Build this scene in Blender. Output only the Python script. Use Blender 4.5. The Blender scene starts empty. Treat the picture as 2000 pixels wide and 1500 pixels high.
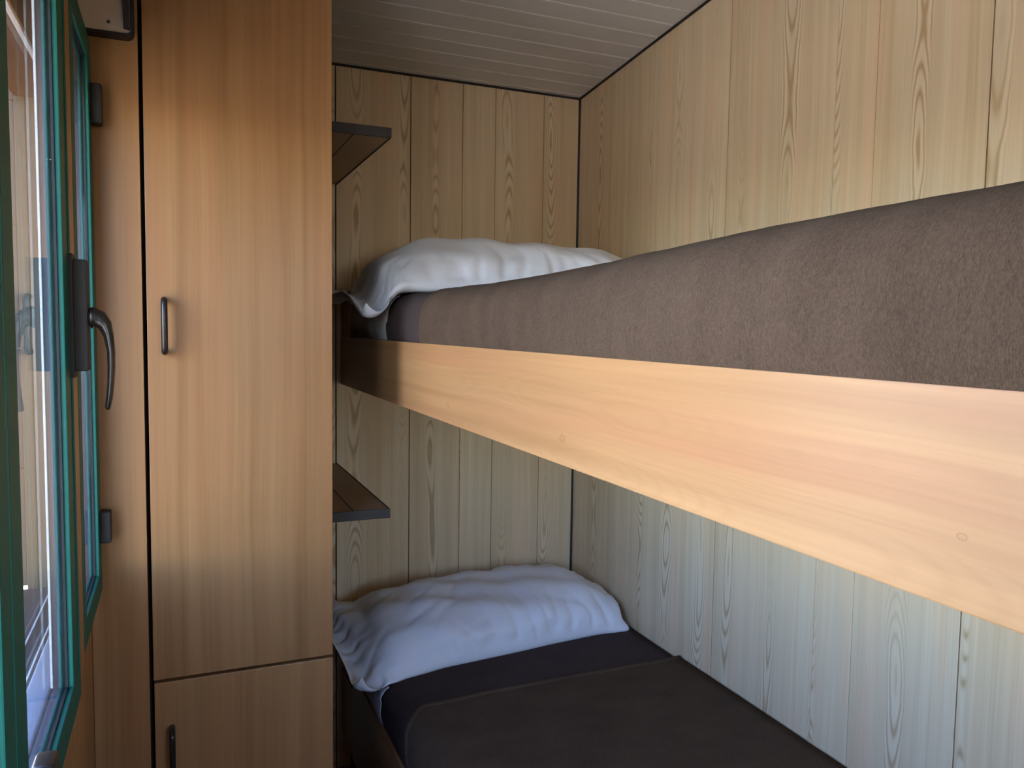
import bpy, bmesh, math, random
import numpy as np
from mathutils import Vector, Matrix, noise as mnoise

random.seed(7)
C = bpy.context.scene.collection
scene = bpy.context.scene
ZO = 1.35                       # height of the lens above the floor; geometry below is written relative to the lens

# ------------------------------------------------------------------ camera
YAW, PITCH, ROLL, F = 0.4034, -0.0707, 0.0142, 1538.9
cam_d = bpy.data.cameras.new('camera')
cam = bpy.data.objects.new('camera', cam_d); C.objects.link(cam)
cam_d.sensor_fit = 'HORIZONTAL'; cam_d.sensor_width = 36.0; cam_d.lens = 36.0 * F / 2000.0
cam_d.clip_start = 0.01
fw = Vector((math.sin(YAW)*math.cos(PITCH), math.cos(YAW)*math.cos(PITCH), math.sin(PITCH)))
rt = Vector((math.cos(YAW), -math.sin(YAW), 0)); up = rt.cross(fw)
r2 = rt*math.cos(ROLL) + up*math.sin(ROLL); u2 = -rt*math.sin(ROLL) + up*math.cos(ROLL)
M = Matrix((r2, u2, -fw)).transposed().to_4x4(); M.translation = Vector((0, 0, ZO))
cam.matrix_world = M
scene.camera = cam

# ------------------------------------------------------------------ light
scene.view_settings.view_transform = 'Standard'; scene.view_settings.look = 'None'
scene.view_settings.gamma = 1.0; scene.view_settings.use_curve_mapping = False
scene.view_settings.exposure = 2.5
world = bpy.data.worlds.new('world'); scene.world = world; world.use_nodes = True
wn = world.node_tree; wn.nodes.clear()
wo = wn.nodes.new('ShaderNodeOutputWorld'); bg = wn.nodes.new('ShaderNodeBackground')
sky = wn.nodes.new('ShaderNodeTexSky'); sky.sky_type = 'NISHITA'; sky.sun_disc = False
sky.sun_elevation = math.radians(48); sky.sun_rotation = math.radians(80); sky.dust_density = 0.8; sky.air_density = 1.0
bg.inputs['Strength'].default_value = 0.62
tint = wn.nodes.new('ShaderNodeMix'); tint.data_type = 'RGBA'; tint.blend_type = 'MULTIPLY'; tint.inputs[0].default_value = 1.0
tint.inputs[7].default_value = (0.94, 0.97, 1.15, 1.0); wn.links.new(sky.outputs[0], tint.inputs[6]); wn.links.new(tint.outputs[2], bg.inputs[0]); wn.links.new(bg.outputs[0], wo.inputs[0])
sl = bpy.data.lights.new('sun', 'SUN'); sl.energy = 13.5; sl.angle = math.radians(0.6); sl.color = (1.0, 0.9, 0.74)
so = bpy.data.objects.new('sun', sl); C.objects.link(so)
so.rotation_euler = Vector((0.62, -0.25, 0.85)).to_track_quat('Z', 'Y').to_euler()   # from behind the cabin roof
# portal in the window opening: only guides sampling of the sky
pl = bpy.data.lights.new('window_portal', 'AREA'); pl.shape = 'RECTANGLE'; pl.size = 1.0; pl.size_y = 1.55
pl.cycles.is_portal = True
po = bpy.data.objects.new('window_portal', pl); C.objects.link(po)
po.location = (-0.290, 0.93, ZO); po.rotation_euler = (0, math.radians(-90), 0)
pl2 = bpy.data.lights.new('fill_window_portal', 'AREA'); pl2.shape = 'RECTANGLE'; pl2.size = 0.6; pl2.size_y = 0.95; pl2.cycles.is_portal = True  # sampling portal of the added fill window in the rear wall
po2 = bpy.data.objects.new('fill_window_portal', pl2); C.objects.link(po2)
po2.location = (0.68, -1.23, ZO-0.02); po2.rotation_euler = (math.radians(90), 0, 0)
cy = scene.cycles
cy.max_bounces = 10; cy.diffuse_bounces = 6; cy.glossy_bounces = 5; cy.transparent_max_bounces = 12
cy.use_denoising = True; cy.sample_clamp_indirect = 6.0

# ------------------------------------------------------------------ node helpers
class NT:
    def __init__(s, name):
        s.m = bpy.data.materials.new(name); s.m.use_nodes = True
        s.t = s.m.node_tree; s.t.nodes.clear()
        s.out = s.t.nodes.new('ShaderNodeOutputMaterial')
    def n(s, typ, **k):
        nd = s.t.nodes.new(typ)
        for a, v in k.items(): setattr(nd, a, v)
        return nd
    def l(s, a, b): s.t.links.new(a, b)
    def put(s, sock, v):
        if v is None: return
        if hasattr(v, 'links') or isinstance(v, bpy.types.NodeSocket): s.l(v, sock)
        else: sock.default_value = v
    def math(s, op, a, b=None, c=None, clamp=False):
        nd = s.n('ShaderNodeMath', operation=op, use_clamp=clamp)
        s.put(nd.inputs[0], a); s.put(nd.inputs[1], b)
        if c is not None: s.put(nd.inputs[2], c)
        return nd.outputs[0]
    def comb(s, x, y, z):
        nd = s.n('ShaderNodeCombineXYZ')
        for i, v in enumerate((x, y, z)): s.put(nd.inputs[i], v)
        return nd.outputs[0]
    def noise(s, vec, scale=1.0, detail=2.0, rough=0.5, dist=0.0):
        nd = s.n('ShaderNodeTexNoise'); s.put(nd.inputs['Vector'], vec)
        nd.inputs['Scale'].default_value = scale; nd.inputs['Detail'].default_value = detail
        nd.inputs['Roughness'].default_value = rough; nd.inputs['Distortion'].default_value = dist
        return nd.outputs['Fac']
    def rng(s, v, a, b, c=0.0, d=1.0, smooth=False):
        nd = s.n('ShaderNodeMapRange'); nd.clamp = True
        if smooth: nd.interpolation_type = 'SMOOTHSTEP'
        s.put(nd.inputs[0], v)
        for i, x in enumerate((a, b, c, d)): nd.inputs[i+1].default_value = x
        return nd.outputs[0]
    def mix(s, f, a, b, blend='MIX'):
        nd = s.n('ShaderNodeMix', data_type='RGBA', blend_type=blend)
        s.put(nd.inputs[0], f)
        for i, v in ((6, a), (7, b)):
            if isinstance(v, tuple): nd.inputs[i].default_value = (*v, 1) if len(v) == 3 else v
            else: s.l(v, nd.inputs[i])
        return nd.outputs[2]
    def bsdf(s, col, rough=0.5, spec=0.5, metal=0.0, bump=None, bstr=0.2, bdist=0.001, sheen=0.0):
        b = s.n('ShaderNodeBsdfPrincipled')
        if isinstance(col, tuple): b.inputs['Base Color'].default_value = (*col, 1)
        else: s.l(col, b.inputs['Base Color'])
        s.put(b.inputs['Roughness'], rough); b.inputs['Specular IOR Level'].default_value = spec
        b.inputs['Metallic'].default_value = metal
        if sheen: b.inputs['Sheen Weight'].default_value = sheen; b.inputs['Sheen Roughness'].default_value = 0.5
        if bump is not None:
            bn = s.n('ShaderNodeBump'); bn.inputs['Strength'].default_value = bstr; bn.inputs['Distance'].default_value = bdist
            s.l(bump, bn.inputs['Height']); s.l(bn.outputs[0], b.inputs['Normal'])
        s.l(b.outputs[0], s.out.inputs[0])
        return s.m

def wood(name, base, dark, light, along='Z', fig=1.0, streak=0.5, rough=0.42, period=0.112, ringw=0.0042, red=None, spec=0.4, knots=()):
    s = NT(name)
    g = s.n('ShaderNodeNewGeometry'); sep = s.n('ShaderNodeSeparateXYZ'); s.l(g.outputs['Position'], sep.inputs[0])
    oi = s.n('ShaderNodeObjectInfo'); rnd = oi.outputs['Random']
    X, Y, Z = sep.outputs
    if along == 'Z': l = Z; a0 = s.math('ADD', X, Y)
    else: l = Y; a0 = s.math('ADD', Z, s.math('MULTIPLY', X, 0.6))
    roff = s.math('MULTIPLY', rnd, 37.0)
    # gentle sideways drift of the grain
    dr = s.noise(s.comb(s.math('MULTIPLY', a0, 3.0), s.math('MULTIPLY', l, 1.6), roff), 1.0, 1.5)
    a = s.math('ADD', a0, s.math('MULTIPLY', s.math('SUBTRACT', dr, 0.5), 0.022))
    st1 = s.noise(s.comb(s.math('MULTIPLY', a, 55.0), s.math('MULTIPLY', l, 0.9), roff), 1.0, 3.0, 0.55)
    st2 = s.noise(s.comb(s.math('MULTIPLY', a, 260.0), s.math('MULTIPLY', l, 3.5), roff), 1.0, 2.0, 0.6)
    st3 = s.noise(s.comb(s.math('MULTIPLY', a, 14.0), s.math('MULTIPLY', l, 0.7), roff), 1.0, 1.0, 0.5)
    f1 = s.rng(st1, 0.32, 0.68); f3 = s.rng(st3, 0.3, 0.7)
    col = s.mix(s.math('MULTIPLY', f1, streak), base, dark)
    col = s.mix(s.math('MULTIPLY', f3, 0.35), col, light)
    if red: col = s.mix(s.math('MULTIPLY', s.rng(s.noise(s.comb(s.math('MULTIPLY', a, 21.0), s.math('MULTIPLY', l, 1.1), s.math('ADD', roff, 9.0)), 1.0, 2.0), 0.48, 0.72), 0.6), col, red)
    fine = s.rng(st2, 0.45, 0.75)
    col = s.mix(s.math('MULTIPLY', fine, 0.22*min(1.0, streak+0.4)), col, dark)
    if fig > 0:
        ap = s.math('DIVIDE', s.math('ADD', a, s.math('MULTIPLY', rnd, 0.7)), period)
        cell = s.math('FLOOR', ap)
        fr = s.math('SUBTRACT', s.math('SUBTRACT', ap, cell), 0.5)
        wb = s.noise(s.comb(s.math('MULTIPLY', cell, 7.31), s.math('MULTIPLY', l, 2.6), roff), 1.0, 1.0)
        loc = s.math('ADD', s.math('MULTIPLY', fr, period), s.math('MULTIPLY', s.math('SUBTRACT', wb, 0.5), 0.030))
        loc = s.math('ADD', loc, s.math('MULTIPLY', s.math('SUBTRACT', s.noise(s.comb(s.math('MULTIPLY', a, 30.0), s.math('MULTIPLY', l, 22.0), roff), 1.0, 2.0), 0.5), 0.006))
        dn = s.noise(s.comb(s.math('MULTIPLY', cell, 3.17), s.math('MULTIPLY', l, 2.3), s.math('ADD', roff, 4.4)), 1.0, 1.0)
        d = s.math('MULTIPLY', s.math('SUBTRACT', dn, 0.12), 0.13)
        r = s.math('SQRT', s.math('ADD', s.math('MULTIPLY', s.math('MULTIPLY', loc, loc), 2.2), s.math('MULTIPLY', d, d)))
        ph = s.math('MULTIPLY', r, 2*math.pi/ringw)
        ring = s.math('MULTIPLY', s.math('ADD', s.math('SINE', ph), 1.0), 0.5)
        ring = s.math('POWER', ring, 2.6)
        width = s.noise(s.comb(s.math('MULTIPLY', cell, 5.77), s.math('MULTIPLY', l, 1.3), s.math('ADD', roff, 14.4)), 1.0, 0.0)
        al = s.math('ABSOLUTE', loc)
        m = s.rng(s.math('SUBTRACT', al, s.math('MULTIPLY', s.math('SUBTRACT', width, 0.42), 0.045)), 0.0085, 0.017, 1.0, 0.0, True)
        patch = s.rng(s.noise(s.comb(s.math('MULTIPLY', cell, 1.9), s.math('MULTIPLY', l, 1.8), s.math('ADD', roff, 24.4)), 1.0, 0.0), 0.34, 0.52, 0.12, 1.0)
        m = s.math('MULTIPLY', m, patch)
        col = s.mix(s.math('MULTIPLY', m, 0.30*fig), col, light)
        col = s.mix(s.math('MULTIPLY', s.math('MULTIPLY', ring, m), 0.62*fig), col, dark)
    for (ky, kz, kr) in knots:
        dy = s.math('DIVIDE', s.math('SUBTRACT', Y, ky), kr*1.0); dz = s.math('DIVIDE', s.math('SUBTRACT', Z, kz), kr*0.62)
        kd = s.math('SQRT', s.math('ADD', s.math('MULTIPLY', dy, dy), s.math('MULTIPLY', dz, dz)))
        kring = s.rng(s.math('ABSOLUTE', s.math('SUBTRACT', kd, 0.8)), 0.0, 0.35, 1.0, 0.0)
        kc = s.rng(kd, 0.0, 0.5, 0.6, 0.0)
        col = s.mix(s.math('MULTIPLY', s.math('MAXIMUM', kring, kc), 0.45), col, (dark[0]*0.7, dark[1]*0.6, dark[2]*0.5))
    # slight tone difference from board to board
    hv = s.n('ShaderNodeHueSaturation'); s.l(col, hv.inputs['Color'])
    s.l(s.rng(rnd, 0, 1, 0.95, 1.04), hv.inputs['Value'])
    return s.bsdf(hv.outputs[0], rough, spec, bump=st2, bstr=0.12, bdist=0.0004)

def plain(name, col, rough=0.5, spec=0.5, metal=0.0, var=0.06, scale=60.0, bstr=0.08, bd=0.0004):
    s = NT(name)
    tc = s.n('ShaderNodeNewGeometry')
    n = s.noise(tc.outputs['Position'], scale, 3.0)
    c = s.mix(s.math('MULTIPLY', n, var*4), col, tuple(x*0.72 for x in col))
    return s.bsdf(c, rough, spec, metal, bump=n, bstr=bstr, bdist=bd)

MW = {}
MW['wall'] = wood('pale_ash_laminate', (0.72, 0.55, 0.335), (0.43, 0.27, 0.115), (0.82, 0.69, 0.48), streak=0.45, fig=1.35, red=(0.76, 0.51, 0.30), period=0.15, ringw=0.0064)
MW['ward'] = wood('beech_laminate', (0.365, 0.182, 0.064), (0.225, 0.094, 0.029), (0.46, 0.250, 0.098), fig=0.0, streak=0.75, rough=0.38, red=(0.37, 0.155, 0.055))
MW['ward_x'] = wood('beech_shelf_laminate', (0.40, 0.235, 0.12), (0.30, 0.16, 0.07), (0.46, 0.29, 0.16), along='Y', fig=0.0, streak=0.5)
kz = ZO
MW['board'] = wood('cherry_board', (0.42, 0.212, 0.080), (0.26, 0.108, 0.036), (0.49, 0.278, 0.118), along='Y', fig=0.2, streak=0.7, rough=0.36, period=0.07, ringw=0.006,
                   red=(0.39, 0.165, 0.07), knots=((1.337, -0.140+kz, 0.007), (0.882, -0.138+kz, 0.008), (0.332, -0.125+kz, 0.004)))
MW['ceil'] = plain('white_ceiling_pvc', (0.58, 0.56, 0.53), 0.35, 0.5, var=0.01)
MW['ceilj'] = plain('pale_joint_pvc', (0.95, 0.93, 0.88), 0.35, 0.5, var=0.01)
MW['black'] = plain('black_edging', (0.018, 0.015, 0.014), 0.5, 0.4, var=0.05)
MW['darkedge'] = plain('dark_brown_edging', (0.04, 0.033, 0.030), 0.55, 0.4, var=0.1, scale=400, bstr=0.2)
MW['dark'] = plain('dark_cavity_board', (0.02, 0.014, 0.010), 0.9, 0.1)
MW['bronze'] = plain('dark_bronze_metal', (0.026, 0.020, 0.016), 0.25, 0.5, 0.3, var=0.05)
MW['plate'] = plain('brown_textured_plastic', (0.030, 0.025, 0.021), 0.6, 0.3, var=0.1, scale=500, bstr=0.35)
MW['green'] = plain('green_lacquered_aluminium', (0.006, 0.100, 0.070), 0.5, 0.25, var=0.03)
MW['gasket'] = plain('black_rubber_gasket', (0.008, 0.010, 0.010), 0.6, 0.3)
MW['sill'] = plain('pale_aluminium_sill', (0.30, 0.33, 0.38), 0.4, 0.4, 0.0, var=0.02)
MW['outer'] = plain('grey_lilac_outer_paint', (0.085, 0.090, 0.125), 0.4, 0.4, 0.0, var=0.02)
MW['slab'] = plain('blue_grey_sill_slab', (0.026, 0.038, 0.047), 0.6, 0.3, var=0.05)
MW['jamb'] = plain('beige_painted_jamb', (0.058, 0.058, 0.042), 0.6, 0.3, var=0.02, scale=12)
MW['floor'] = plain('grey_vinyl', (0.20, 0.15, 0.11), 0.5, 0.3)
MW['gable'] = plain('beige_laminate', (0.58, 0.48, 0.37), 0.45, 0.4, var=0.03, scale=25)
MW['steel'] = plain('screw_steel', (0.12, 0.11, 0.10), 0.35, 0.5, 0.8)
MW['facade'] = plain('beige_facade_panel', (0.48, 0.45, 0.37), 0.6, 0.3, var=0.03, scale=6)
MW['eave'] = plain('maroon_eave_boards', (0.06, 0.025, 0.021), 0.6, 0.2, var=0.08, scale=9)
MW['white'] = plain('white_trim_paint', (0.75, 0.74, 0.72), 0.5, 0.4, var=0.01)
MW['paving'] = plain('grey_paving', (0.30, 0.28, 0.24), 0.85, 0.2, var=0.15, scale=5, bstr=0.4, bd=0.004)
MW['core'] = plain('chipboard_core', (0.42, 0.30, 0.18), 0.8, 0.2)

def glass():
    s = NT('window_glass')
    fr = s.n('ShaderNodeFresnel'); g0 = s.n('ShaderNodeNewGeometry')
    s.l(s.rng(g0.outputs['Backfacing'], 0.0, 1.0, 1.5, 1/1.5), fr.inputs[0])   # same reflectance from both faces of the pane
    tr = s.n('ShaderNodeBsdfTransparent'); tr.inputs[0].default_value = (0.985, 0.985, 0.985, 1)
    gl = s.n('ShaderNodeBsdfGlossy'); gl.inputs['Roughness'].default_value = 0.012; gl.inputs[0].default_value = (0.93, 1.0, 0.98, 1)
    mx = s.n('ShaderNodeMixShader'); s.l(fr.outputs[0], mx.inputs[0]); s.l(tr.outputs[0], mx.inputs[1]); s.l(gl.outputs[0], mx.inputs[2])
    # sparse dust specks on the pane
    g = s.n('ShaderNodeNewGeometry'); vo = s.n('ShaderNodeTexVoronoi'); vo.inputs['Scale'].default_value = 38
    s.l(g.outputs['Position'], vo.inputs['Vector'])
    sp = s.rng(vo.outputs['Distance'], 0.02, 0.05, 1.0, 0.0)
    keep = s.rng(s.noise(g.outputs['Position'], 30.0, 0.0), 0.60, 0.62)
    df = s.n('ShaderNodeBsdfDiffuse'); df.inputs[0].default_value = (0.7, 0.7, 0.65, 1)
    m2 = s.n('ShaderNodeMixShader'); s.l(s.math('MULTIPLY', s.math('MULTIPLY', sp, keep), 0.6), m2.inputs[0]); s.l(mx.outputs[0], m2.inputs[1]); s.l(df.outputs[0], m2.inputs[2])
    s.l(m2.outputs[0], s.out.inputs[0])
    return s.m
MW['glass'] = glass()

def fleece(name, c1, c2):
    s = NT(name)
    g = s.n('ShaderNodeNewGeometry'); P = g.outputs['Position']
    mp = s.n('ShaderNodeMapping'); mp.inputs['Scale'].default_value = (1.0, 1.9, 0.75); s.l(P, mp.inputs['Vector'])
    n1 = s.noise(mp.outputs[0], 480.0, 3.0, 0.75); n2 = s.noise(mp.outputs[0], 170.0, 2.0, 0.6, 0.4); n3 = s.noise(mp.outputs[0], 9.0, 2.0)
    f = s.math('ADD', s.math('MULTIPLY', n1, 0.75), s.math('ADD', s.math('MULTIPLY', n2, 0.30), s.math('MULTIPLY', n3, 0.25)))
    col = s.mix(s.rng(f, 0.45, 0.85), c1, c2)
    h = s.math('ADD', n1, s.math('MULTIPLY', n2, 0.9))
    return s.bsdf(col, 0.95, 0.1, bump=h, bstr=0.8, bdist=0.0016, sheen=0.0)
MW['fleece'] = fleece('brown_fleece', (0.052, 0.031, 0.0185), (0.122, 0.077, 0.0465))
MW['fleece_smooth'] = fleece('brown_fleece_under', (0.050, 0.032, 0.027), (0.092, 0.063, 0.054))

def cotton(name, col, wr=0.5):
    s = NT(name)
    g = s.n('ShaderNodeNewGeometry'); P = g.outputs['Position']
    w = s.noise(P, 26.0, 3.0, 0.5, 1.2); f = s.noise(P, 1500.0, 1.0)
    h = s.math('ADD', w, s.math('MULTIPLY', f, 0.03))
    return s.bsdf(col, 0.85, 0.15, bump=h, bstr=wr, bdist=0.004, sheen=0.1)
MW['cotton'] = cotton('white_cotton', (0.80, 0.79, 0.80), 0.28)
MW['sheet'] = cotton('white_sheet', (0.62, 0.58, 0.55), 0.5)

# ------------------------------------------------------------------ object helpers
WORLD = {}                                    # object name -> world origin (relative to lens height)
def wpos(o): return WORLD[o.name] if o is not None else Vector((0, 0, 0))
def link(name, me, origin, parent=None):
    o = bpy.data.objects.new(name, me); C.objects.link(o)
    origin = Vector(origin); WORLD[o.name] = origin
    if parent is not None: o.parent = parent; o.location = origin - wpos(parent)
    else: o.location = origin + Vector((0, 0, ZO))
    return o
def empty(name, loc, label=None, cat=None, kind=None, group=None):
    o = link(name, None, loc); o.empty_display_size = 0.05
    if label: o['label'] = label
    if cat: o['category'] = cat
    if kind: o['kind'] = kind
    if group: o['group'] = group
    return o
def mesh_from_bm(bm, name, mat, origin, smooth=False):
    bmesh.ops.recalc_face_normals(bm, faces=bm.faces)
    bmesh.ops.translate(bm, verts=bm.verts, vec=-Vector(origin))
    me = bpy.data.meshes.new(name); bm.to_mesh(me); bm.free()
    if mat: me.materials.append(mat)
    if smooth:
        for p in me.polygons: p.use_smooth = True
    return me
def box_bm(bm, lo, hi, bev=0.0, seg=2):
    lo, hi = [min(a, b) for a, b in zip(lo, hi)], [max(a, b) for a, b in zip(lo, hi)]
    vs = [bm.verts.new((x, y, z)) for x in (lo[0], hi[0]) for y in (lo[1], hi[1]) for z in (lo[2], hi[2])]
    fs = [(0, 1, 3, 2), (4, 6, 7, 5), (0, 4, 5, 1), (2, 3, 7, 6), (0, 2, 6, 4), (1, 5, 7, 3)]
    faces = [bm.faces.new([vs[i] for i in f]) for f in fs]
    if bev > 0:
        es = list({e for f in faces for e in f.edges})
        bmesh.ops.bevel(bm, geom=es, offset=bev, segments=seg, affect='EDGES', profile=0.6)
def box(name, lo, hi, mat, parent=None, bev=0.0, seg=2, label=None, cat=None, kind=None):
    bm = bmesh.new(); box_bm(bm, lo, hi, bev, seg)
    o = link(name, None, (0, 0, 0)); bpy.data.objects.remove(o)
    org = [(a+b)/2 for a, b in zip(lo, hi)]
    me = mesh_from_bm(bm, name, MW[mat] if isinstance(mat, str) else mat, org)
    o = link(name, me, org, parent)
    if label: o['label'] = label
    if cat: o['category'] = cat
    if kind: o['kind'] = kind
    return o
def tube_bm(bm, pts, radii, n=14, flat=None, cap=True):
    pts = [Vector(p) for p in pts]; rings = []
    prev = None
    for i, p in enumerate(pts):
        t = (pts[min(i+1, len(pts)-1)] - pts[max(i-1, 0)]).normalized()
        if prev is None:
            a = Vector((0, 1, 0)) if abs(t.y) < 0.9 else Vector((1, 0, 0))
            prev = a
        u = (prev - t*prev.dot(t)).normalized(); v = t.cross(u); prev = u
        r = radii[i] if hasattr(radii, '__len__') else radii
        ru, rv = (r if hasattr(r, '__len__') else (r, r))
        rings.append([bm.verts.new(p + u*ru*math.cos(2*math.pi*k/n) + v*rv*math.sin(2*math.pi*k/n)) for k in range(n)])
    for A, B in zip(rings, rings[1:]):
        for k in range(n): bm.faces.new((A[k], A[(k+1) % n], B[(k+1) % n], B[k]))
    if cap: bm.faces.new(rings[0][::-1]); bm.faces.new(rings[-1])
def tube(name, pts, radii, mat, parent=None, n=14):
    bm = bmesh.new(); tube_bm(bm, pts, radii, n)
    org = sum((Vector(p) for p in pts), Vector())/len(pts)
    return link(name, mesh_from_bm(bm, name, MW[mat], org, True), org, parent)
def grid_obj(name, P, mat, parent=None, solid=0.0, subsurf=0, off=-1.0):
    """P: array (n, m, 3) -> smooth sheet"""
    n, m, _ = P.shape
    org = P.reshape(-1, 3).mean(0)
    me = bpy.data.meshes.new(name)
    idx = np.arange(n*m).reshape(n, m)
    f = np.stack([idx[:-1, :-1], idx[1:, :-1], idx[1:, 1:], idx[:-1, 1:]], -1).reshape(-1, 4)
    me.from_pydata((P.reshape(-1, 3)-org).tolist(), [], f.tolist())
    me.materials.append(MW[mat])
    for p in me.polygons: p.use_smooth = True
    o = link(name, me, org, parent)
    if solid:
        md = o.modifiers.new('thickness', 'SOLIDIFY'); md.thickness = solid; md.offset = off
    if subsurf:
        md = o.modifiers.new('smooth', 'SUBSURF'); md.levels = subsurf; md.render_levels = subsurf
    return o
def nz(x, y, z=0.0): return mnoise.noise(Vector((x, y, z)))

# ------------------------------------------------------------------ room dimensions (relative to the lens)
XR, YB = 1.227, 2.34
XW = -0.150                     # window wall, far stretch
XP = -0.130                     # window wall, near stretch stands slightly proud
YREAR = -1.15
ZF = -1.35
YW = 1.60                       # wardrobe front
XB = 0.4464                     # bunk board front
def zceil(y): return 0.751 + 0.0986*(YB - y)

# ---- structure: floor
box('floor', (-0.19, YREAR-0.06, ZF-0.06), (XR+0.06, YB+0.06, ZF), 'floor', kind='structure')

# ---- walls made of planks
def plank_wall(name, axis, pos, cuts, ztop, gaps, outward):
    """axis 'X': wall at x=pos running along y;  cuts sorted edges along the wall, gaps: joint width after each cut"""
    lo, hi = cuts[0], cuts[-1]
    mid = ((pos + outward*0.03, (lo+hi)/2, -0.3) if axis == 'X' else ((lo+hi)/2, pos + outward*0.03, -0.3))
    root = empty(name, mid, kind='structure')
    # backing sheet
    b0, b1 = pos + outward*0.006, pos + outward*0.06
    bm = bmesh.new()
    zt = lambda c: (ztop(c) if callable(ztop) else ztop)
    def prism(bm, c0, c1, p0, p1, bev=0.0):
        vs = []
        for c in (c0, c1):
            for p in (p0, p1):
                for z in (ZF-0.001, zt(c)):
                    vs.append(bm.verts.new((p, c, z) if axis == 'X' else (c, p, z)))
        fs = [(0, 1, 3, 2), (4, 6, 7, 5), (0, 4, 5, 1), (2, 3, 7, 6), (0, 2, 6, 4), (1, 5, 7, 3)]
        faces = [bm.faces.new([vs[i] for i in f]) for f in fs]
        bmesh.ops.recalc_face_normals(bm, faces=faces)
        if bev:
            es = [e for e in {e for f in faces for e in f.edges} if abs(e.verts[0].co.z - e.verts[1].co.z) > 0.5]
            bmesh.ops.bevel(bm, geom=es, offset=bev, segments=1, affect='EDGES')
    prism(bm, lo, hi, b0, b1)
    link('backing', mesh_from_bm(bm, 'backing', MW['dark'], mid), mid, root)
    for i in range(len(cuts)-1):
        g0 = gaps[i]/2; g1 = gaps[i+1]/2
        bm = bmesh.new(); prism(bm, cuts[i]+g0, cuts[i+1]-g1, pos, pos + outward*0.0058, 0.0006)
        c = (cuts[i]+cuts[i+1])/2
        org = (pos, c, -0.3) if axis == 'X' else (c, pos, -0.3)
        link('plank', mesh_from_bm(bm, 'plank', MW['wall'], org), org, root)
    return root
hc = [-0.15, 0.10, 0.24, 0.433, 0.657, 0.822, 0.931, 1.098, XR]
plank_wall('wall_head', 'Y', YB, hc, 0.751+0.02, [0, .001, .001, .0035, .0024, .0016, .0016, .0016, 0], 1)
rc = [YREAR, -0.90, -0.42, -0.19, 0.24, 0.57, 0.907, 1.1375, 1.2385, 1.575, 1.91, 2.115, YB]
plank_wall('wall_right', 'X', XR, rc, lambda y: zceil(y)+0.02, [0, .001, .0022, .001, .0022, .001, .0022, .0009, .0007, .0024, .0008, .0008, 0], 1)

# black edge beads
def bar(name, p, q, w, mat='black', kind='structure'):
    bm = bmesh.new(); p = Vector(p); q = Vector(q)
    tube_bm(bm, [p, q], w, 8)
    org = (p+q)/2
    o = link(name, mesh_from_bm(bm, name, MW[mat], org), org); o['kind'] = kind
    return o
bar('trim_1', (-0.05, YB-0.001, 0.750), (XR, YB-0.001, 0.750), 0.0048)
bar('trim_2', (XR-0.001, YREAR, zceil(YREAR)-0.001), (XR-0.001, YB, zceil(YB)-0.001), 0.0045)
bar('trim_3', (XR-0.001, YB-0.001, ZF), (XR-0.001, YB-0.001, 0.75), 0.0048)

# ---- ceiling of narrow white planks running across the cabin
root = empty('ceiling', (0.53, 0.6, zceil(0.6)+0.03), kind='structure')
bm = bmesh.new()
vs = []
for y in (YREAR-0.05, YB+0.05):
    for x in (-0.19, XR+0.06):
        for dz in (0.0022, 0.07): vs.append(bm.verts.new((x, y, zceil(y)+dz)))
for f in [(0, 1, 3, 2), (4, 6, 7, 5), (0, 4, 5, 1), (2, 3, 7, 6), (0, 2, 6, 4), (1, 5, 7, 3)]: bm.faces.new([vs[i] for i in f])
link('backing', mesh_from_bm(bm, 'backing', MW['ceilj'], (0.53, 0.6, 0.9)), (0.53, 0.6, 0.9), root)
pw = 0.0725; y1 = 2.3125 + pw
k = 0; me_p = me_b = None
while y1 - pw > YREAR:
    y0 = y1 - pw; yc = (y0+min(y1, YB+0.001))/2; ye = min(y1, YB+0.001)
    def slab(bm, a, b, d0, d1, bev):
        vs = []
        for y in (a, b):
            for x in (-0.16, XR):
                for dz in (d0, min(d1, 0.0040)): vs.append(bm.verts.new((x, y, zceil(y)+dz)))
        fc = [bm.faces.new([vs[i] for i in f]) for f in [(0, 1, 3, 2), (4, 6, 7, 5), (0, 4, 5, 1), (2, 3, 7, 6), (0, 2, 6, 4), (1, 5, 7, 3)]]
        bmesh.ops.recalc_face_normals(bm, faces=fc)
        if bev: bmesh.ops.bevel(bm, geom=[e for e in {e for f in fc for e in f.edges} if abs(e.verts[0].co.x-e.verts[1].co.x) > 0.5], offset=bev, segments=2, affect='EDGES')
    bm = bmesh.new(); slab(bm, y0+0.0052, ye-0.0005, 0.0, 0.0035, 0.0008)
    org = (0.53, yc, zceil(yc))
    if k <= 1 or me_p is None:
        me_p = mesh_from_bm(bm, 'plank', MW['ceil'], org)
        pl_o = link('plank', me_p, org, root)
    else:
        bm.free(); pl_o = link('plank', me_p, org, root)
    y1 = y0; k += 1

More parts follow.
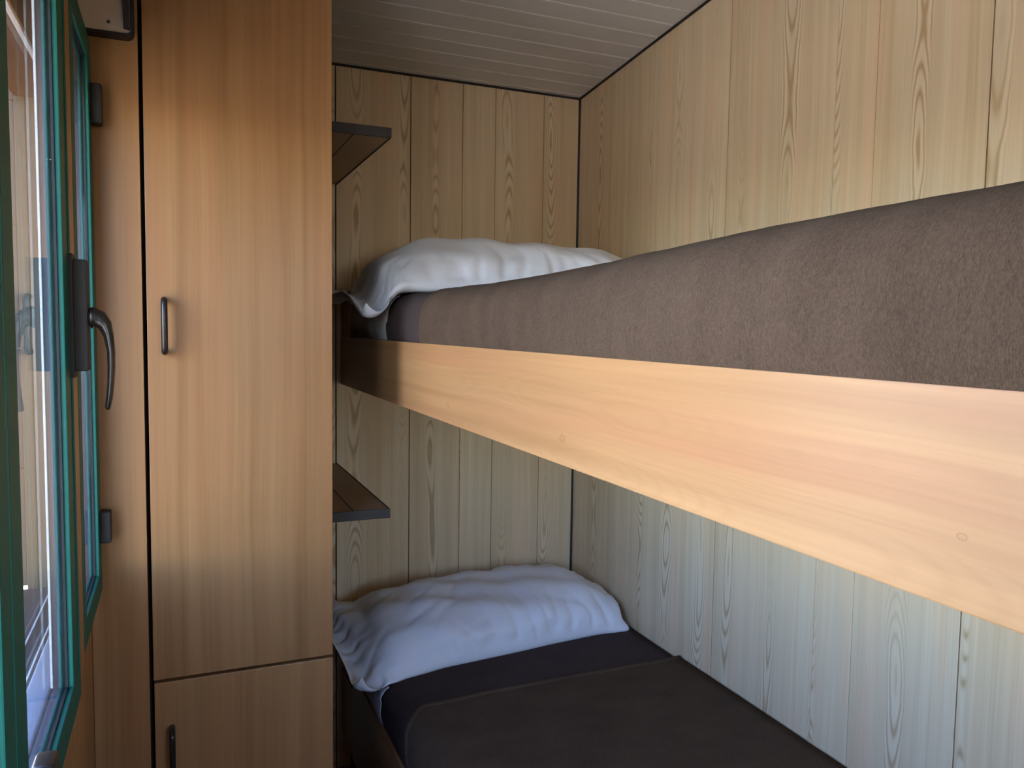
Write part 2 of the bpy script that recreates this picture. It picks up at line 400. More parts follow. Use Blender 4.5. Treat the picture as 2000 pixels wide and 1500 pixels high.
# ---- window wall: near stretch with the double window, far stretch with the narrow one
wl = empty('wall_left', (-0.17, 0.6, -0.3), kind='structure')
XO = -0.19
NZ0, NZ1 = -0.500, 0.640       # opening heights
FZ0, FZ1 = -0.490, 0.490
def wl_box(lo, hi, mat='ward'): box('panel', lo, hi, mat, wl)
zt = zceil(0.3)+0.02
wl_box((XO, YREAR, ZF), (XP, 0.20, zt)); wl_box((XO, 0.20, ZF), (XP, 1.127, NZ0)); wl_box((XO, 0.20, NZ1), (XP, 1.127, zt))
wl_box((-0.152, 1.127, NZ0), (XP, 1.272, NZ1)); wl_box((XO, 1.127, ZF), (XP, 1.272, NZ0)); wl_box((XO, 1.127, NZ1), (XP, 1.272, zt))
wl_box((XO, 1.272, ZF), (XW, YB, FZ0)); wl_box((XO, 1.272, FZ1), (XW, YB, zceil(1.3)+0.02)); wl_box((XO, 1.605, FZ0), (XW, YB, FZ1)); wl_box((-0.154, 1.588, FZ0), (XW, 1.605, FZ1))
DX0, DX1, DA, DZ = 0.38, 0.98, -0.50, 0.45
wr = empty('wall_rear', (0.5, YREAR-0.03, -0.3), kind='structure')
zr = zceil(YREAR)+0.05
box('panel', (XO, YREAR-0.06, ZF), (DX0, YREAR, zr), 'wall', wr); box('panel', (DX1, YREAR-0.06, ZF), (XR+0.06, YREAR, zr), 'wall', wr)
box('panel', (DX0, YREAR-0.06, DZ), (DX1, YREAR, zr), 'wall', wr); box('panel', (DX0, YREAR-0.06, ZF), (DX1, YREAR, DA), 'wall', wr)
dr_ = empty('added_fill_window', (0.65, YREAR-0.03, 0), kind='structure')  # added window behind the lens, out of view, lets in fill light
bm = bmesh.new()
for lo, hi in (((DX0, DA), (DX0+0.04, DZ)), ((DX1-0.04, DA), (DX1, DZ)), ((DX0+0.04, DA), (DX1-0.04, DA+0.04)), ((DX0+0.04, DZ-0.04), (DX1-0.04, DZ))):
    box_bm(bm, (lo[0], YREAR-0.05, lo[1]), (hi[0], YREAR-0.01, hi[1]), 0.002)
link('frame', mesh_from_bm(bm, 'frame', MW['green'], (0.65, YREAR-0.03, -0.3)), (0.65, YREAR-0.03, -0.3), dr_)
box('glass', (DX0+0.038, YREAR-0.032, DA+0.038), (DX1-0.038, YREAR-0.028, DZ-0.038), 'glass', dr_)

# ---- sashes
def frame_ring(bm, x0, x1, ya, yb, za, zb, w, bev=0.0015):
    wy0, wy1, wz = w
    box_bm(bm, (x0, ya, za), (x1, ya+wy0, zb), bev); box_bm(bm, (x0, yb-wy1, za), (x1, yb, zb), bev)
    box_bm(bm, (x0, ya+wy0, za), (x1, yb-wy1, za+wz), bev); box_bm(bm, (x0, ya+wy0, zb-wz), (x1, yb-wy1, zb), bev)
def sash(root, xf, xg, xb, ya, yb, za, zb, w, handle=False, hinges=()):
    wy0, wy1, wz = w
    bm = bmesh.new()
    frame_ring(bm, xg-0.001, xf, ya, yb, za, zb, w)
    # small step on the room side and the outer half of the profile
    c = ((xf+xb)/2, (ya+yb)/2, (za+zb)/2)
    s = link('sash', mesh_from_bm(bm, 'sash', MW['green'], c), c, root)
    bm = bmesh.new()
    frame_ring(bm, xb, xg-0.0045, ya+0.006, yb-0.006, za+0.006, zb-0.006, (wy0-0.006, wy1-0.006, wz-0.004))
    o = link('outer_profile', mesh_from_bm(bm, 'outer_profile', MW['outer'], c), c, s); o['label'] = 'grey outer half of the sash frame'
    bm = bmesh.new()
    frame_ring(bm, xg-0.0005, xg+0.0022, ya+wy0-0.001, yb-wy1+0.001, za+wz-0.001, zb-wz+0.001, (0.0035, 0.0035, 0.0035), 0)
    link('gasket', mesh_from_bm(bm, 'gasket', MW['gasket'], c), c, s)
    box('glass', (xg-0.004, ya+wy0-0.004, za+wz-0.004), (xg, yb-wy1+0.004, zb-wz+0.004), 'glass', s)
    return s
w1 = empty('window_1', (-0.15, 0.66, 0.0), kind='structure')
# brown casing with green outer frame
bm = bmesh.new(); frame_ring(bm, -0.152, -0.146, 0.201, 1.1265, NZ0, NZ1, (0.010, 0.008, 0.012), 0.001)
c = (-0.165, 0.66, 0); link('outer_frame', mesh_from_bm(bm, 'outer_frame', MW['green'], c), c, w1)
bm = bmesh.new(); frame_ring(bm, XP-0.004, -0.1245, 0.19, 1.135, -0.540, 0.680, (0.03, 0.018, 0.042), 0.0015)
link('casing', mesh_from_bm(bm, 'casing', MW['ward'], c), c, w1)
s1 = sash(w1, -0.119, -0.127, -0.141, 0.70, 1.123, -0.480, 0.628, (0.045, 0.073, 0.042))
s0 = sash(w1, -0.119, -0.127, -0.141, 0.212, 0.695, -0.488, 0.628, (0.045, 0.040, 0.042))
box('sill', (-0.285, 0.16, -0.512), (-0.152, 1.68, -0.499), 'slab', w1, 0.003)
box('sill_upstand', (-0.180, 0.20, -0.500), (-0.152, 1.60, -0.462), 'sill', w1, 0.004, 3)
for a_, b_ in ((-0.243, -0.152), (-0.262, -0.2445)):
    box('jamb', (a_, 1.68, -0.512), (b_, 1.70, 0.60), 'jamb', w1, 0.0015); box('jamb', (a_, 0.16, -0.512), (b_, 0.18, 0.60), 'jamb', w1, 0.0015)
for xt in (-0.222, -0.199): box('reflection_strip', (xt, 0.18, -0.4995), (xt+0.002, 1.67, -0.496), 'white', w1)  # white strips stand in for the doubled reflection lines of the glazing
box('glazing_spacer', (-0.1428, 1.046, -0.434), (-0.1405, 1.050, 0.58), 'white', s1)
sb = box('shutter_box', (-0.262, 0.18, 0.402), (-0.190, 1.68, 0.66), 'eave', w1, 0.003)
o = box('edge_strip', (-0.193, 0.18, 0.394), (-0.186, 1.68, 0.401), 'white', sb, 0.001); o['label'] = 'white edge strip'
for i in range(5):
    box('shutter_slat', (-0.72, 1.703, -0.50+i*0.225), (-0.264, 1.722, -0.50+i*0.225+0.2245), 'darkedge', w1, 0.003)
# raised bead along the stile
box('bead', (-0.1195, 1.098, -0.436), (-0.1170, 1.104, 0.586), 'green', s1, 0.001)
# cremone box and lever of the near sash
box('handle_base', (-0.122, 1.090, -0.068), (-0.114, 1.121, 0.083), 'plate', s1, 0.0015)
box('handle_cover', (-0.115, 1.092, -0.060), (-0.099, 1.119, 0.076), 'plate', s1, 0.002)
pts = [(-0.100, 1.106, 0.004), (-0.094, 1.106, 0.006), (-0.088, 1.106, 0.004), (-0.0815, 1.106, -0.003), (-0.0775, 1.106, -0.016), (-0.0750, 1.106, -0.036),
       (-0.0750, 1.106, -0.056), (-0.0760, 1.106, -0.076), (-0.0778, 1.106, -0.094), (-0.080, 1.106, -0.106), (-0.0805, 1.106, -0.109)]
rad = [(0.011, 0.013), (0.0105, 0.013), (0.010, 0.0115), (0.010, 0.0085), (0.010, 0.006), (0.010, 0.0048), (0.0098, 0.0045), (0.0095, 0.0042), (0.009, 0.004), (0.008, 0.0035), (0.005, 0.0025)]
bm = bmesh.new(); tube_bm(bm, pts, rad, 18); c = (-0.085, 1.106, -0.05)
link('handle_lever', mesh_from_bm(bm, 'handle_lever', MW['bronze'], c, True), c, s1)
# little dark latch on the bottom rail
bm = bmesh.new(); box_bm(bm, (-0.128, 0.800, -0.452), (-0.108, 0.835, -0.405), 0.006, 3); box_bm(bm, (-0.122, 0.806, -0.465), (-0.104, 0.829, -0.435), 0.004, 3)
c = (-0.116, 0.82, -0.43); link('latch', mesh_from_bm(bm, 'latch', MW['bronze'], c, True), c, s1)

w2 = empty('window_2', (-0.16, 1.43, 0.0), kind='structure')
bm = bmesh.new(); frame_ring(bm, -0.156, -0.1525, 1.273, 1.587, FZ0, FZ1, (0.006, 0.006, 0.010), 0.001)
c = (-0.17, 1.43, 0); link('outer_frame', mesh_from_bm(bm, 'outer_frame', MW['green'], c), c, w2)
s2 = sash(w2, -0.130, -0.138, -0.153, 1.280, 1.588, -0.486, 0.486, (0.040, 0.055, 0.040))
box('jamb', (-0.189, 1.598, -0.46), (-0.154, 1.6045, FZ1), 'outer', w2, 0.001)
for z0, z1 in ((0.343, 0.411), (-0.395, -0.338)):
    h = box('hinge', (-0.131, 1.558, z0), (-0.112, 1.588, z1), 'plate', s2, 0.004, 3)

# ------------------------------------------------------------------ wardrobe
wd = empty('wardrobe', (0.12, 1.97, ZF), 'tall beech laminate wardrobe with two doors one above the other, at the foot of the bunks', 'wardrobe')
wd['label'] = 'tall beech laminate wardrobe with two stacked doors, left of the bunk beds'
zc_ = zceil(YW+0.03)-0.002
bm = bmesh.new()
box_bm(bm, (0.270, YW+0.020, ZF), (0.286, YB-0.002, 0.745)); box_bm(bm, (-0.148, YB-0.012, ZF), (0.270, YB-0.002, 0.745))
box_bm(bm, (-0.064, YW+0.020, ZF), (-0.048, YB-0.012, 0.745)); box_bm(bm, (-0.048, YW+0.020, -0.692), (0.270, YB-0.012, -0.674))
link('carcass', mesh_from_bm(bm, 'carcass', MW['dark'], (0.12, 1.97, -0.3)), (0.12, 1.97, -0.3), wd)
box('side_panel', (-0.1495, YW, ZF), (-0.0555, YW+0.018, zc_), 'ward', wd, 0.0008)
d1 = box('door', (-0.0485, YW, -0.678), (0.289, YW+0.018, zc_), 'ward', wd, 0.001, label='tall upper door')
d2 = box('door', (-0.0475, YW, ZF+0.06), (0.289, YW+0.018, -0.6845), 'ward', wd, 0.001, label='lower door')
box('plinth', (-0.148, YW+0.025, ZF), (0.286, YW+0.04, ZF+0.055), 'black', wd)
def bow(x, zt_, zb_, par):
    y0 = YW; d = 0.026; r = 0.010; pts = []
    pts.append((x, y0+0.002, zt_)); pts.append((x, y0-d+r, zt_))
    for a in (30, 60, 90): pts.append((x, y0-d+r-r*math.sin(math.radians(a)), zt_-r+r*math.cos(math.radians(a))))
    for k in range(1, 6): pts.append((x, y0-d-0.0015*math.sin(math.pi*k/6), zt_-r-(zt_-zb_-2*r)*k/6))
    for a in (90, 60, 30): pts.append((x, y0-d+r-r*math.sin(math.radians(a)), zb_+r-r*math.cos(math.radians(a))))
    pts.append((x, y0-d+r, zb_)); pts.append((x, y0+0.002, zb_))
    o = tube('handle', pts, 0.0058, 'bronze', par, 16)
    o['label'] = 'dark bronze bow handle'
bow(-0.019, 0.043, -0.053, d1); bow(-0.0175, -0.775, -0.880, d2)

# overhead gable with black edging beside the wardrobe top
og = empty('overhead_shelf_end', (-0.10, 1.588, 0.72), 'beige shelf end panel with black rounded edging, high up between window and wardrobe', 'shelf end')
bm = bmesh.new()
def rr(x0, x1, z0, z1, r, y0, y1):       # panel with one rounded lower right corner
    prof = [(x0, z0)] + [(x1-r+r*math.sin(math.radians(a)), z0+r-r*math.cos(math.radians(a))) for a in range(0, 91, 15)] + [(x1, z1), (x0, z1)]
    A = [bm.verts.new((x, y0, z)) for x, z in prof]; B = [bm.verts.new((x, y1, z)) for x, z in prof]
    bm.faces.new(A[::-1]); bm.faces.new(B)
    for i in range(len(A)): j = (i+1) % len(A); bm.faces.new((A[i], A[j], B[j], B[i]))
rr(-0.147, -0.0625, 0.502, 0.80, 0.010, 1.578, 1.598)
link('panel', mesh_from_bm(bm, 'panel', MW['gable'], (-0.1, 1.588, 0.65)), (-0.1, 1.588, 0.65), og)
prof = [(-0.147, 0.5)] + [(-0.0725+0.0125*math.sin(math.radians(a)), 0.5125-0.0125*math.cos(math.radians(a))) for a in range(0, 91, 15)] + [(-0.060, 0.80)]
bm = bmesh.new()
inn = [(-0.147, 0.5055)] + [(-0.0725+0.0072*math.sin(math.radians(a)), 0.5125-0.0072*math.cos(math.radians(a))) for a in range(0, 91, 15)] + [(-0.0652, 0.80)]
vv = []
for (a, b) in zip(prof, inn):
    vv.append([bm.verts.new((a[0], 1.573, a[1])), bm.verts.new((b[0], 1.573, b[1])), bm.verts.new((b[0], 1.599, b[1])), bm.verts.new((a[0], 1.599, a[1]))])
for A, B in zip(vv, vv[1:]):
    for k in range(4): bm.faces.new((A[k], A[(k+1) % 4], B[(k+1) % 4], B[k]))
bm.faces.new(vv[0]); bm.faces.new(vv[-1][::-1])
o = link('edging', mesh_from_bm(bm, 'edging', MW['black'], (-0.1, 1.585, 0.65)), (-0.1, 1.585, 0.65), og); o['label'] = 'black rounded edging'
bm = bmesh.new()
vs = [bm.verts.new(p) for p in [(-0.0765, 1.570, 0.514), (-0.0668, 1.570, 0.512), (-0.0695, 1.570, 0.80), (-0.083, 1.570, 0.80)]]
f = bm.faces.new(vs); r_ = bmesh.ops.extrude_face_region(bm, geom=[f]); bmesh.ops.translate(bm, verts=[v for v in r_['geom'] if isinstance(v, bmesh.types.BMVert)], vec=(0, 0.009, 0))
o = link('bracket', mesh_from_bm(bm, 'bracket', MW['darkedge'], (-0.075, 1.575, 0.65)), (-0.075, 1.575, 0.65), og); o['label'] = 'dark slanting strip'
bm = bmesh.new(); bmesh.ops.create_cone(bm, cap_ends=True, segments=16, radius1=0.0028, radius2=0.0028, depth=0.003, matrix=Matrix.Translation((-0.1, 1.5775, 0.522)) @ Matrix.Rotation(math.pi/2, 4, 'X'))
link('screw', mesh_from_bm(bm, 'screw', MW['steel'], (-0.1, 1.5775, 0.522)), (-0.1, 1.5775, 0.522), og)

# ------------------------------------------------------------------ two shelves between wardrobe and bunks
def shelf(zb, up_, label):
    t = 0.0195; yf = 1.71; x0, x1 = 0.2875, 0.4335
    r = empty('wall_shelf', (0.36, 2.02, zb+t/2), label, 'shelf', group='two small shelves beside the bunks')
    box('plank', (x0, yf+0.003, zb), (0.3535, YB-0.002, zb+t), 'ward_x', r, 0.0006)
    box('joint_strip', (0.3537, yf+0.003, zb-0.0003), (0.3568, YB-0.002, zb+t+0.0003), 'black', r)
    box('plank', (0.3570, yf+0.003, zb), (x1, YB-0.002, zb+t), 'ward_x', r, 0.0006)
    bm = bmesh.new(); box_bm(bm, (x0, yf-0.002, zb-0.0012), (x1+0.0035, yf+0.003, zb+t+0.0012), 0.0015, 3)
    o = link('edging', mesh_from_bm(bm, 'edging', MW['darkedge'], (0.36, yf, zb+t/2)), (0.36, yf, zb+t/2), r); o['label'] = 'dark brown front edging'
    box('side_edging', (x1, yf+0.003, zb-0.0018), (x1+0.0026, YB-0.002, zb+t+0.0012), 'darkedge', r, 0.0005)
    bm = bmesh.new()
    vs = [bm.verts.new(p) for p in [(0.2875, 1.78, zb), (0.306, 1.78, zb), (0.296, 1.78, zb-0.02), (0.2875, 1.78, zb-0.04)]]
    f = bm.faces.new(vs); r_ = bmesh.ops.extrude_face_region(bm, geom=[f]); bmesh.ops.translate(bm, verts=[v for v in r_['geom'] if isinstance(v, bmesh.types.BMVert)], vec=(0, 0.45, 0))
    link('cleat', mesh_from_bm(bm, 'cleat', MW['darkedge'], (0.29, 2.0, zb-0.02)), (0.29, 2.0, zb-0.02), r)
    return r
shelf(0.409, True, 'upper corner shelf with dark front edge, seen from below, above the top bunk pillow')
shelf(-0.4275, False, 'lower corner shelf with dark front edge, seen from above, above the bottom bunk pillow')

# ------------------------------------------------------------------ bunks
YN = -0.05       # near end of the bunks (beyond the frame, beside the lens)
ub = empty('upper_bunk', (0.84, 1.15, -0.172), 'upper bunk bed with a long pale orange wooden side board', 'bunk bed')
b = box('side_board', (XB, YN, -0.172), (XB+0.020, YB-0.002, -0.032), 'board', ub, 0.0012)
box('end_post', (XB+0.001, 2.215, -0.033), (XB+0.019, YB-0.002, 0.098), 'ward', ub, 0.001)
box('base_panel', (XB+0.020, YN, -0.110), (XR-0.002, YB-0.002, -0.094), 'core', ub)
box('wall_cleat', (XR-0.025, YN, -0.150), (XR-0.002, YB-0.002, -0.110), 'board', ub)
lb = empty('lower_bunk', (0.84, 1.15, -1.05), 'lower bunk with dark shaded wooden side board, below the upper bunk', 'bunk bed')
box('side_board', (XB, YN, -1.235), (XB+0.020, 2.17, -0.977), 'board', lb, 0.0012)
box('end_board', (XB+0.002, 2.17, -1.235), (XB+0.018, YB-0.002, -1.035), 'ward', lb, 0.001)
box('base_panel', (XB+0.020, YN, -1.06), (XR-0.002, YB-0.002, -1.044), 'core', lb)
box('plinth', (XB+0.03, YN, ZF+0.001), (XB+0.05, YB-0.002, -1.06), 'dark', lb)

# cross-section of mattress / cloth:  s in 0..1 runs from the side board over the front edge to the wall
def profile(zlow, ztop, xf, r, n1=10, n2=12, n3=22, xend=XR-0.008, bulge=0.012, off=0.0):
    """list of (x, z, weight_top, weight_side)"""
    out = []
    zc = ztop - r
    for i in range(n1):
        t = i/n1; z = zlow + (zc-zlow)*t
        out.append((xf + 0.010*(1-t)**2 - bulge*math.sin(math.pi*t*0.75) + (0 if t < 0.75 else 0), z, 0.0, 1.0))
    xs = out[-1][0]
    x0 = xf - bulge*math.sin(math.pi*0.75)
    for i in range(n2+1):
        a = math.radians(90*i/n2)
        out.append((x0 + r*1.15*(1-math.cos(a)), zc + r*math.sin(a), math.sin(a), math.cos(a)))
    xe = out[-1][0]
    for i in range(1, n3+1):
        t = i/n3; out.append((xe + (xend-xe)*t, ztop, 1.0, 0.0))
    return out
def lay(y0, y1, ny, prof, seed, off, amp_top, amp_side, topf=None, wrinkle=0.0):
    P = np.zeros((ny, len(prof), 3))
    for i in range(ny):
        y = y0 + (y1-y0)*i/(ny-1)
        for j, (x, z, wt, ws) in enumerate(prof):
            s = j/len(prof)
            n = nz(y*2.3, s*2.0, seed)*0.7 + nz(y*6.0, s*2.5, seed+5)*0.3
            n2 = nz(y*16+s*2, s*3.0, seed+9)*0.7 + nz(y*34-s*3, s*5, seed+11)*0.4
            dx = -ws*(off + amp_side*n + wrinkle*n2); dz = wt*(off + amp_top*n + wrinkle*n2)
            if topf: dz += wt*topf(y, x)
            P[i, j] = (x+dx, y, z+dz)
    return P
def rim(P, edge, r, mat, parent, label=None):
    """soft rolled hem following a sheet edge"""
    pts = [Vector(p) for p in edge]
    bm = bmesh.new(); tube_bm(bm, pts, r, 8)
    org = sum(pts, Vector())/len(pts)
    o = link('hem', mesh_from_bm(bm, 'hem', MW[mat], org, True), org, parent)
    return o

# --- upper bed
def topU(y, x):       # crown and slow rise towards the near end
    return 0.019*math.exp(-((y-0.35)/0.42)**2) - 0.004*math.exp(-((y-1.3)/0.3)**2) + 0.004*math.sin(math.pi*(x-0.45)/0.78)
pm = profile(-0.092, 0.062, 0.476, 0.040)
mt = lay(YN+0.01, YB-0.006, 60, pm, 1.0, 0.0, 0.001, 0.001)
m1 = empty('mattress', (0.84, 1.15, -0.01), 'upper mattress in an off-white sheet, mostly hidden by its brown blankets', 'mattress')
grid_obj('mattress_top', mt, 'sheet', m1, solid=0.01, off=1.0)
box('core', (0.50, YN+0.012, -0.090), (XR-0.006, YB-0.01, 0.045), 'sheet', m1, 0.01)
# bunched corner of the sheet at the head end
ps = profile(-0.050, 0.070, 0.474, 0.034)
P = lay(1.80, 2.235, 70, ps[:19], 3.3, 0.006, 0.003, 0.005, wrinkle=0.006)
for i in range(P.shape[0]):                    # loose lower edge, gathers towards the head
    t = i/(P.shape[0]-1)
    for j in range(P.shape[1]):
        w = max(0.0, 1-j/12.0)
        P[i, j, 0] -= 0.004*w*math.sin(t*26+j*0.2) + 0.004*math.sin(t*9)*w
        P[i, j, 2] += 0.020*w*t**2
sh = grid_obj('fitted_sheet', P, 'sheet', m1, solid=0.002); sh['label'] = 'crumpled off-white sheet corner'
# under blanket then over blanket
pu = profile(-0.075, 0.066, 0.472, 0.040)
P = lay(1.25, 1.812, 60, pu, 5.0, 0.006, 0.002, 0.002)
ubk = grid_obj('blanket', P, 'fleece_smooth', None, solid=0.004)
ubk['label'] = 'smooth brown under-blanket, narrow strip showing below the top bunk pillow'; ubk['category'] = 'blanket'
pv = profile(-0.070, 0.065, 0.470, 0.042)
P = lay(YN+0.005, 1.525, 260, pv, 7.0, 0.0095, 0.0035, 0.0035, topU, wrinkle=0.0012)
bk = grid_obj('blanket', P, 'fleece', None, solid=0.006)
bk['label'] = 'thick fuzzy brown fleece blanket covering the top bunk mattress'; bk['category'] = 'blanket'
rim(P, [p + np.array([0.0015*(1 if j < 16 else 0), 0, -0.001]) for j, p in enumerate(P[-1])], 0.0036, 'fleece', bk)

# --- lower bed
ZL = -0.882
pm = profile(-1.042, ZL-0.006, 0.474, 0.040)
mt = lay(YN+0.01, YB-0.006, 60, pm, 11.0, 0.0, 0.001, 0.001)
m2 = empty('mattress', (0.84, 1.15, -0.97), 'lower mattress in an off-white sheet, mostly hidden by dark brown blankets', 'mattress')
grid_obj('mattress_top', mt, 'sheet', m2, solid=0.01, off=1.0)
box('core', (0.50, YN+0.012, -1.040), (XR-0.006, YB-0.01, -0.93), 'sheet', m2, 0.01)
ps = profile(-1.000, ZL, 0.466, 0.036)
P = lay(1.84, 2.25, 70, ps[:18], 13.3, 0.006, 0.003, 0.006, wrinkle=0.007)
sh = grid_obj('fitted_sheet', P, 'sheet', m2, solid=0.002); sh['label'] = 'crumpled off-white sheet corner'
pu = profile(-1.030, ZL, 0.470, 0.042)
P = lay(1.30, 2.10, 90, pu, 15.0, 0.004, 0.002, 0.002)
for i in range(P.shape[0]):                    # blanket end cut: the side part stops earlier
    for j in range(P.shape[1]):
        w = max(0.0, 1-j/16.0); P[i, j, 1] -= max(0, P[i, j, 1]-1.6)*0.45*w
lbk = grid_obj('blanket', P, 'fleece_smooth', None, solid=0.004)
lbk['label'] = 'dark brown under-blanket between the lower pillow and the hemmed blanket'; lbk['category'] = 'blanket'
pv = profile(-1.020, ZL, 0.468, 0.044)
P = lay(YN+0.005, 1.69, 200, pv, 17.0, 0.0125, 0.003, 0.003, wrinkle=0.0008)
for i in range(P.shape[0]):                    # rounded corner of the blanket, cut back along the side
    for j in range(P.shape[1]):
        w = max(0.0, 1-j/26.0)**1.6
        t = max(0.0, (P[i, j, 1]-1.0)/0.69)
        P[i, j, 1] -= 0.24*w*t; P[i, j, 1] += 0.010*t*nz(j*0.22, 3.1)
lk = grid_obj('blanket', P, 'fleece', None, solid=0.005)
lk['label'] = 'dark brown fleece blanket with a raised hem on the bottom bunk'; lk['category'] = 'blanket'
rim(P, [p + np.array([0, 0, 0.001]) for p in P[-1]], 0.0085, 'fleece', lk)
# second stitched ridge a few centimetres in from the edge makes the hem band
edge = P[-9]
rim(P, [p + np.array([0, 0, 0.0]) for p in edge], 0.0055, 'fleece', lk)

# ------------------------------------------------------------------ pillows: small cloth relaxation, run here
def pillow(name, cx, cy, z0, W, D, H, rot, ztop, xf, seed, flap=0.075, tilt=0.0, tip=(0.05, 0.0, 1.85, 2.05), steps=150, bend=0.2, slack=1.05, nu=100, nv=66, ceil_x=XR-0.009):
    rs = np.random.RandomState(seed)
    u = np.linspace(-W/2, W/2, nu); v = np.linspace(-D/2, D/2, nv)
    U, V = np.meshgrid(u, v, indexing='ij')
    cr, sr = math.cos(rot), math.sin(rot)
    X = np.zeros((2, nu, nv, 3))
    for L in range(2):
        X[L, :, :, 0] = cx + U*cr - V*sr; X[L, :, :, 1] = cy + U*sr + V*cr
        X[L, :, :, 2] = z0 + (0.004 if L == 0 else -0.004) + tilt*U
    X += rs.randn(*X.shape)*0.0007
    lu = u[1]-u[0]; lv = v[1]-v[0]; ld = math.hypot(lu, lv)
    LU = np.full((1, nu, nv, 1), lu*slack); LV = np.full((1, nu, nv, 1), lv*slack)
    LU[:, :, 0] = lu; LU[:, :, -1] = lu; LV[:, 0] = lv; LV[:, -1] = lv
    # filling thickness; the open end of the pillowcase (low u) stays empty
    s = np.clip((U - (-W/2+flap))/(W-flap), 0, 1)*2-1; t = V/(D/2)
    h = H*np.clip(1-np.abs(s)**3.2, 0, 1)**0.62*np.clip(1-np.abs(t)**2.6, 0, 1)**0.62
    h = h*(1+0.08*np.sin(U*9+seed)*np.cos(V*8+seed*2)+0.05*np.sin(U*31+V*17+seed)*np.cos(V*27-U*11))
    h = np.maximum(h, 0.003)
    Vv = np.zeros_like(X); dt = 1/60.0
    def seam():
        for sl in ((0, slice(None)), (-1, slice(None)), (slice(None), 0), (slice(None), -1)):
            a = (X[0][sl] + X[1][sl])/2; X[0][sl] = a; X[1][sl] = a
    def dist(A, B, L0, k, only=None):
        d = B-A; n = np.sqrt((d*d).sum(-1, keepdims=True))+1e-9
        e = (n-L0)/n
        if only == 'short': e = np.minimum(e, 0)
        c = d*e*0.5*k
        A += c; B -= c
    zt = ztop; r = 0.045
    for step in range(steps):
        Vv[..., 2] -= 9.8*dt; Vv *= 0.93
        old = X.copy(); X += Vv*dt
        grow = min(1.0, step/60.0)
        for it in range(9):
            for p in (0, 1):
                dist(X[:, p:-1:2], X[:, p+1::2], LU[:, p:-1:2], 1.0); dist(X[:, :, p:-1:2], X[:, :, p+1::2], LV[:, :, p:-1:2], 1.0)
                dist(X[:, p:-1:2, :-1], X[:, p+1::2, 1:], ld, 0.35); dist(X[:, p:-1:2, 1:], X[:, p+1::2, :-1], ld, 0.35)
            for p in range(3):
                n_ = ((nu-p)//3)*3
                A = X[:, p:p+n_-2:3]; B = X[:, p+2:p+n_:3]; dist(A, B, 2*lu, 0.5, 'short')
                n_ = ((nv-p)//3)*3
                A = X[:, :, p:p+n_-2:3]; B = X[:, :, p+2:p+n_:3]; dist(A, B, 2*lv, 0.25, 'short')
            for p in range(5):
                n_ = ((nu-p)//5)*5; dist(X[:, p:p+n_-4:5], X[:, p+4:p+n_:5], 4*lu, bend, 'short')
                n_ = ((nv-p)//5)*5; dist(X[:, :, p:p+n_-4:5], X[:, :, p+4:p+n_:5], 4*lv, bend, 'short')
            # filling pushes the two faces apart
            g = X[0, :, :, 2]-X[1, :, :, 2]; need = np.maximum(0, h*grow-g)*0.4
            up_ = np.where((X[1, :, :, 2] < zt+0.004) | (X[1, :, :, 0] < xf+0.05), 1.0, 0.5)
            X[0, :, :, 2] += need*up_; X[1, :, :, 2] -= need*(1-up_)
            seam()
            # bed surface with rounded front edge
            x = X[..., 0]; z = X[..., 2]
            dx = (xf+r)-x; dzc = z-(zt-r)
            corner = (dx > 0) & (dzc > 0)
            q = np.sqrt(dx*dx+dzc*dzc)+1e-9
            cm = corner & (q < r)
            x[cm] = (xf+r) - dx[cm]/q[cm]*r; z[cm] = (zt-r) + dzc[cm]/q[cm]*r
            fm = (dx <= 0) & (z < zt); z[fm] = zt
            sm = (dx > 0) & (dzc <= 0) & (x > xf); x[sm] = xf
            yy = X[..., 1]; dr = tip[0] + (tip[1]-tip[0])*np.clip((yy-tip[2])/(tip[3]-tip[2]), 0, 1)**0.7
            fl = zt - dr*np.clip((xf+0.035-x)/0.06, 0, 1)**1.3
            z[...] = np.maximum(z, np.where(x < xf+0.035, fl, -9))
            np.minimum(x, ceil_x, out=x); X[..., 1] = np.minimum(X[..., 1], YB-0.007)
            # friction on the bed
            con = (X[1, :, :, 2] < zt+0.003) & (X[1, :, :, 0] > xf+0.03)
            X[1][con, :2] = old[1][con, :2] + (X[1][con, :2]-old[1][con, :2])*0.75
        Vv = (X-old)/dt
        near = (X[..., 2] < zt+0.006) & (X[..., 0] > xf+0.01)
        Vv[near] *= 0.1
        sp = np.sqrt((Vv*Vv).sum(-1, keepdims=True)); Vv *= np.minimum(1.0, 1.2/(sp+1e-9))
    # creases of the case, running in from the seams, and a few slack folds across the top
    top = X[0]; ed = np.minimum(np.minimum(U+W/2, W/2-U), np.minimum(V+D/2, D/2-V))
    nrm = np.cross(np.gradient(top, axis=0), np.gradient(top, axis=1)); nrm /= np.linalg.norm(nrm, axis=-1, keepdims=True)+1e-9
    disp = np.zeros((nu, nv))
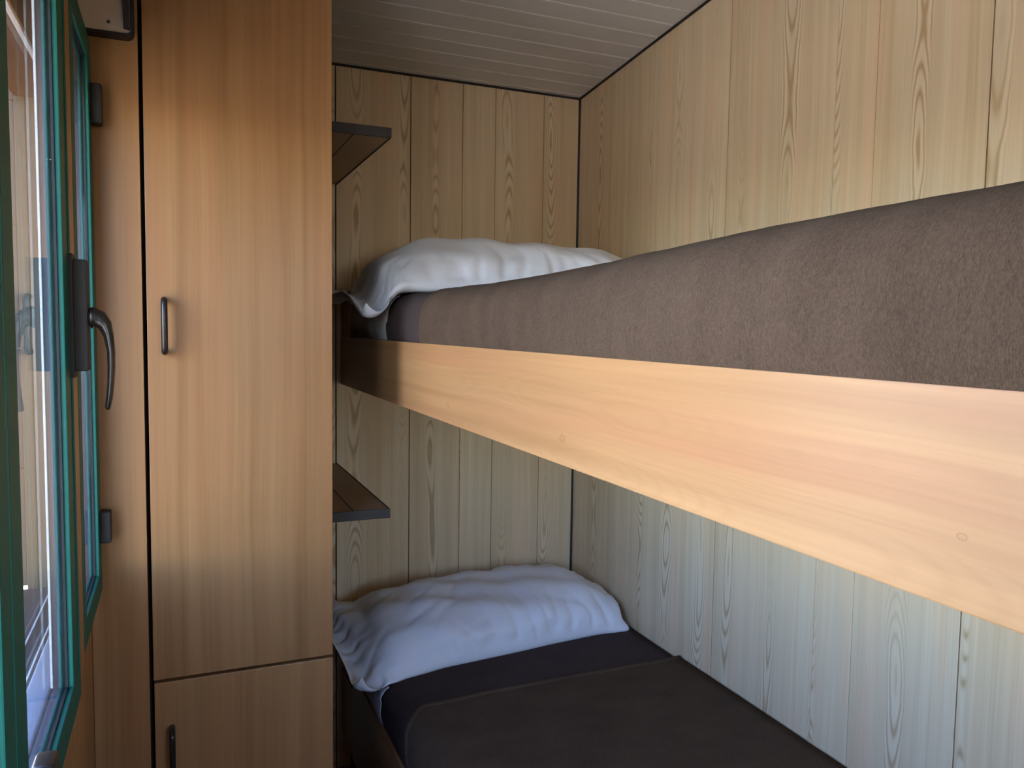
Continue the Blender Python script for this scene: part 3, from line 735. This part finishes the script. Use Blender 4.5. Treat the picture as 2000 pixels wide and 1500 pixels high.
    for i in range(1, nu-1):
        for j in range(1, nv-1):
            uu, vv_ = U[i, j], V[i, j]; e = ed[i, j]
            dv = min(vv_+D/2, D/2-vv_); du = min(uu+W/2, W/2-uu)
            wv = math.exp(-dv/0.075)*min(1, dv/0.02); wu = math.exp(-du/0.08)*min(1, du/0.02)
            wob = 0.03*nz(uu*6, vv_*9, seed)
            a = nz((uu+wob)*17, vv_*4.0, seed+1); b = nz(uu*4.0, (vv_+wob)*17, seed+2)
            c = nz((uu*0.8+vv_*0.6)*3.5+wob*8, (vv_*0.8-uu*0.6)*15, seed+3)
            c2 = nz((uu*0.9-vv_*0.4)*4+wob*8, (vv_*0.9+uu*0.4)*12, seed+6)
            d = -0.0125*wv*max(0, 1-abs(a)*4.5) - 0.0120*wu*max(0, 1-abs(b)*4.5)
            mid = min(1, e/0.05)
            d += -0.0085*mid*max(0, 1-abs(c)*6)*max(0, nz(uu*4, vv_*5, seed+4)+0.25) + 0.0065*mid*max(0, 1-abs(c2)*4)*max(0, nz(uu*3, vv_*4, seed+8)+0.1)
            disp[i, j] = d
    top += nrm*disp[..., None]*np.sign(nrm[..., 2:3].mean())
    # mesh with one shared seam
    idx = np.zeros((2, nu, nv), int); idx[0] = np.arange(nu*nv).reshape(nu, nv)
    inner = np.zeros((nu, nv), bool); inner[1:-1, 1:-1] = True
    idx[1] = idx[0]; idx[1][inner] = nu*nv + np.arange(inner.sum())
    verts = np.concatenate([X[0].reshape(-1, 3), X[1][inner]])
    faces = []
    a = idx[0]; faces += np.stack([a[:-1, :-1], a[1:, :-1], a[1:, 1:], a[:-1, 1:]], -1).reshape(-1, 4).tolist()
    a = idx[1]; faces += np.stack([a[:-1, :-1], a[:-1, 1:], a[1:, 1:], a[1:, :-1]], -1).reshape(-1, 4).tolist()
    org = verts.mean(0)
    me = bpy.data.meshes.new(name); me.from_pydata((verts-org).tolist(), [], faces); me.materials.append(MW['cotton'])
    for p in me.polygons: p.use_smooth = True
    o = link(name, me, org)
    md = o.modifiers.new('smooth', 'SUBSURF'); md.levels = 1; md.render_levels = 1
    return o
p1 = pillow('pillow', 0.818, 2.020, 0.106, 0.885, 0.63, 0.150, math.radians(-4), 0.0785, 0.440, 3, flap=0.06, tip=(0.060, 0.012, 1.80, 2.05))
p1['label'] = 'white pillow on the top bunk, one corner drooping over the side board'; p1['category'] = 'pillow'
p2 = pillow('pillow', 0.812, 2.145, ZL+0.03, 0.93, 0.52, 0.140, math.radians(6.5), ZL+0.005, 0.430, 8, flap=0.05, tip=(0.035, -0.045, 1.80, 2.10))
p2['label'] = 'white pillow on the bottom bunk, pushed into the corner'; p2['category'] = 'pillow'

# ------------------------------------------------------------------ outside: what the panes look onto
box('ground', (-30, -25, -1.84), (-0.19, 40, -1.76), 'paving', kind='structure')
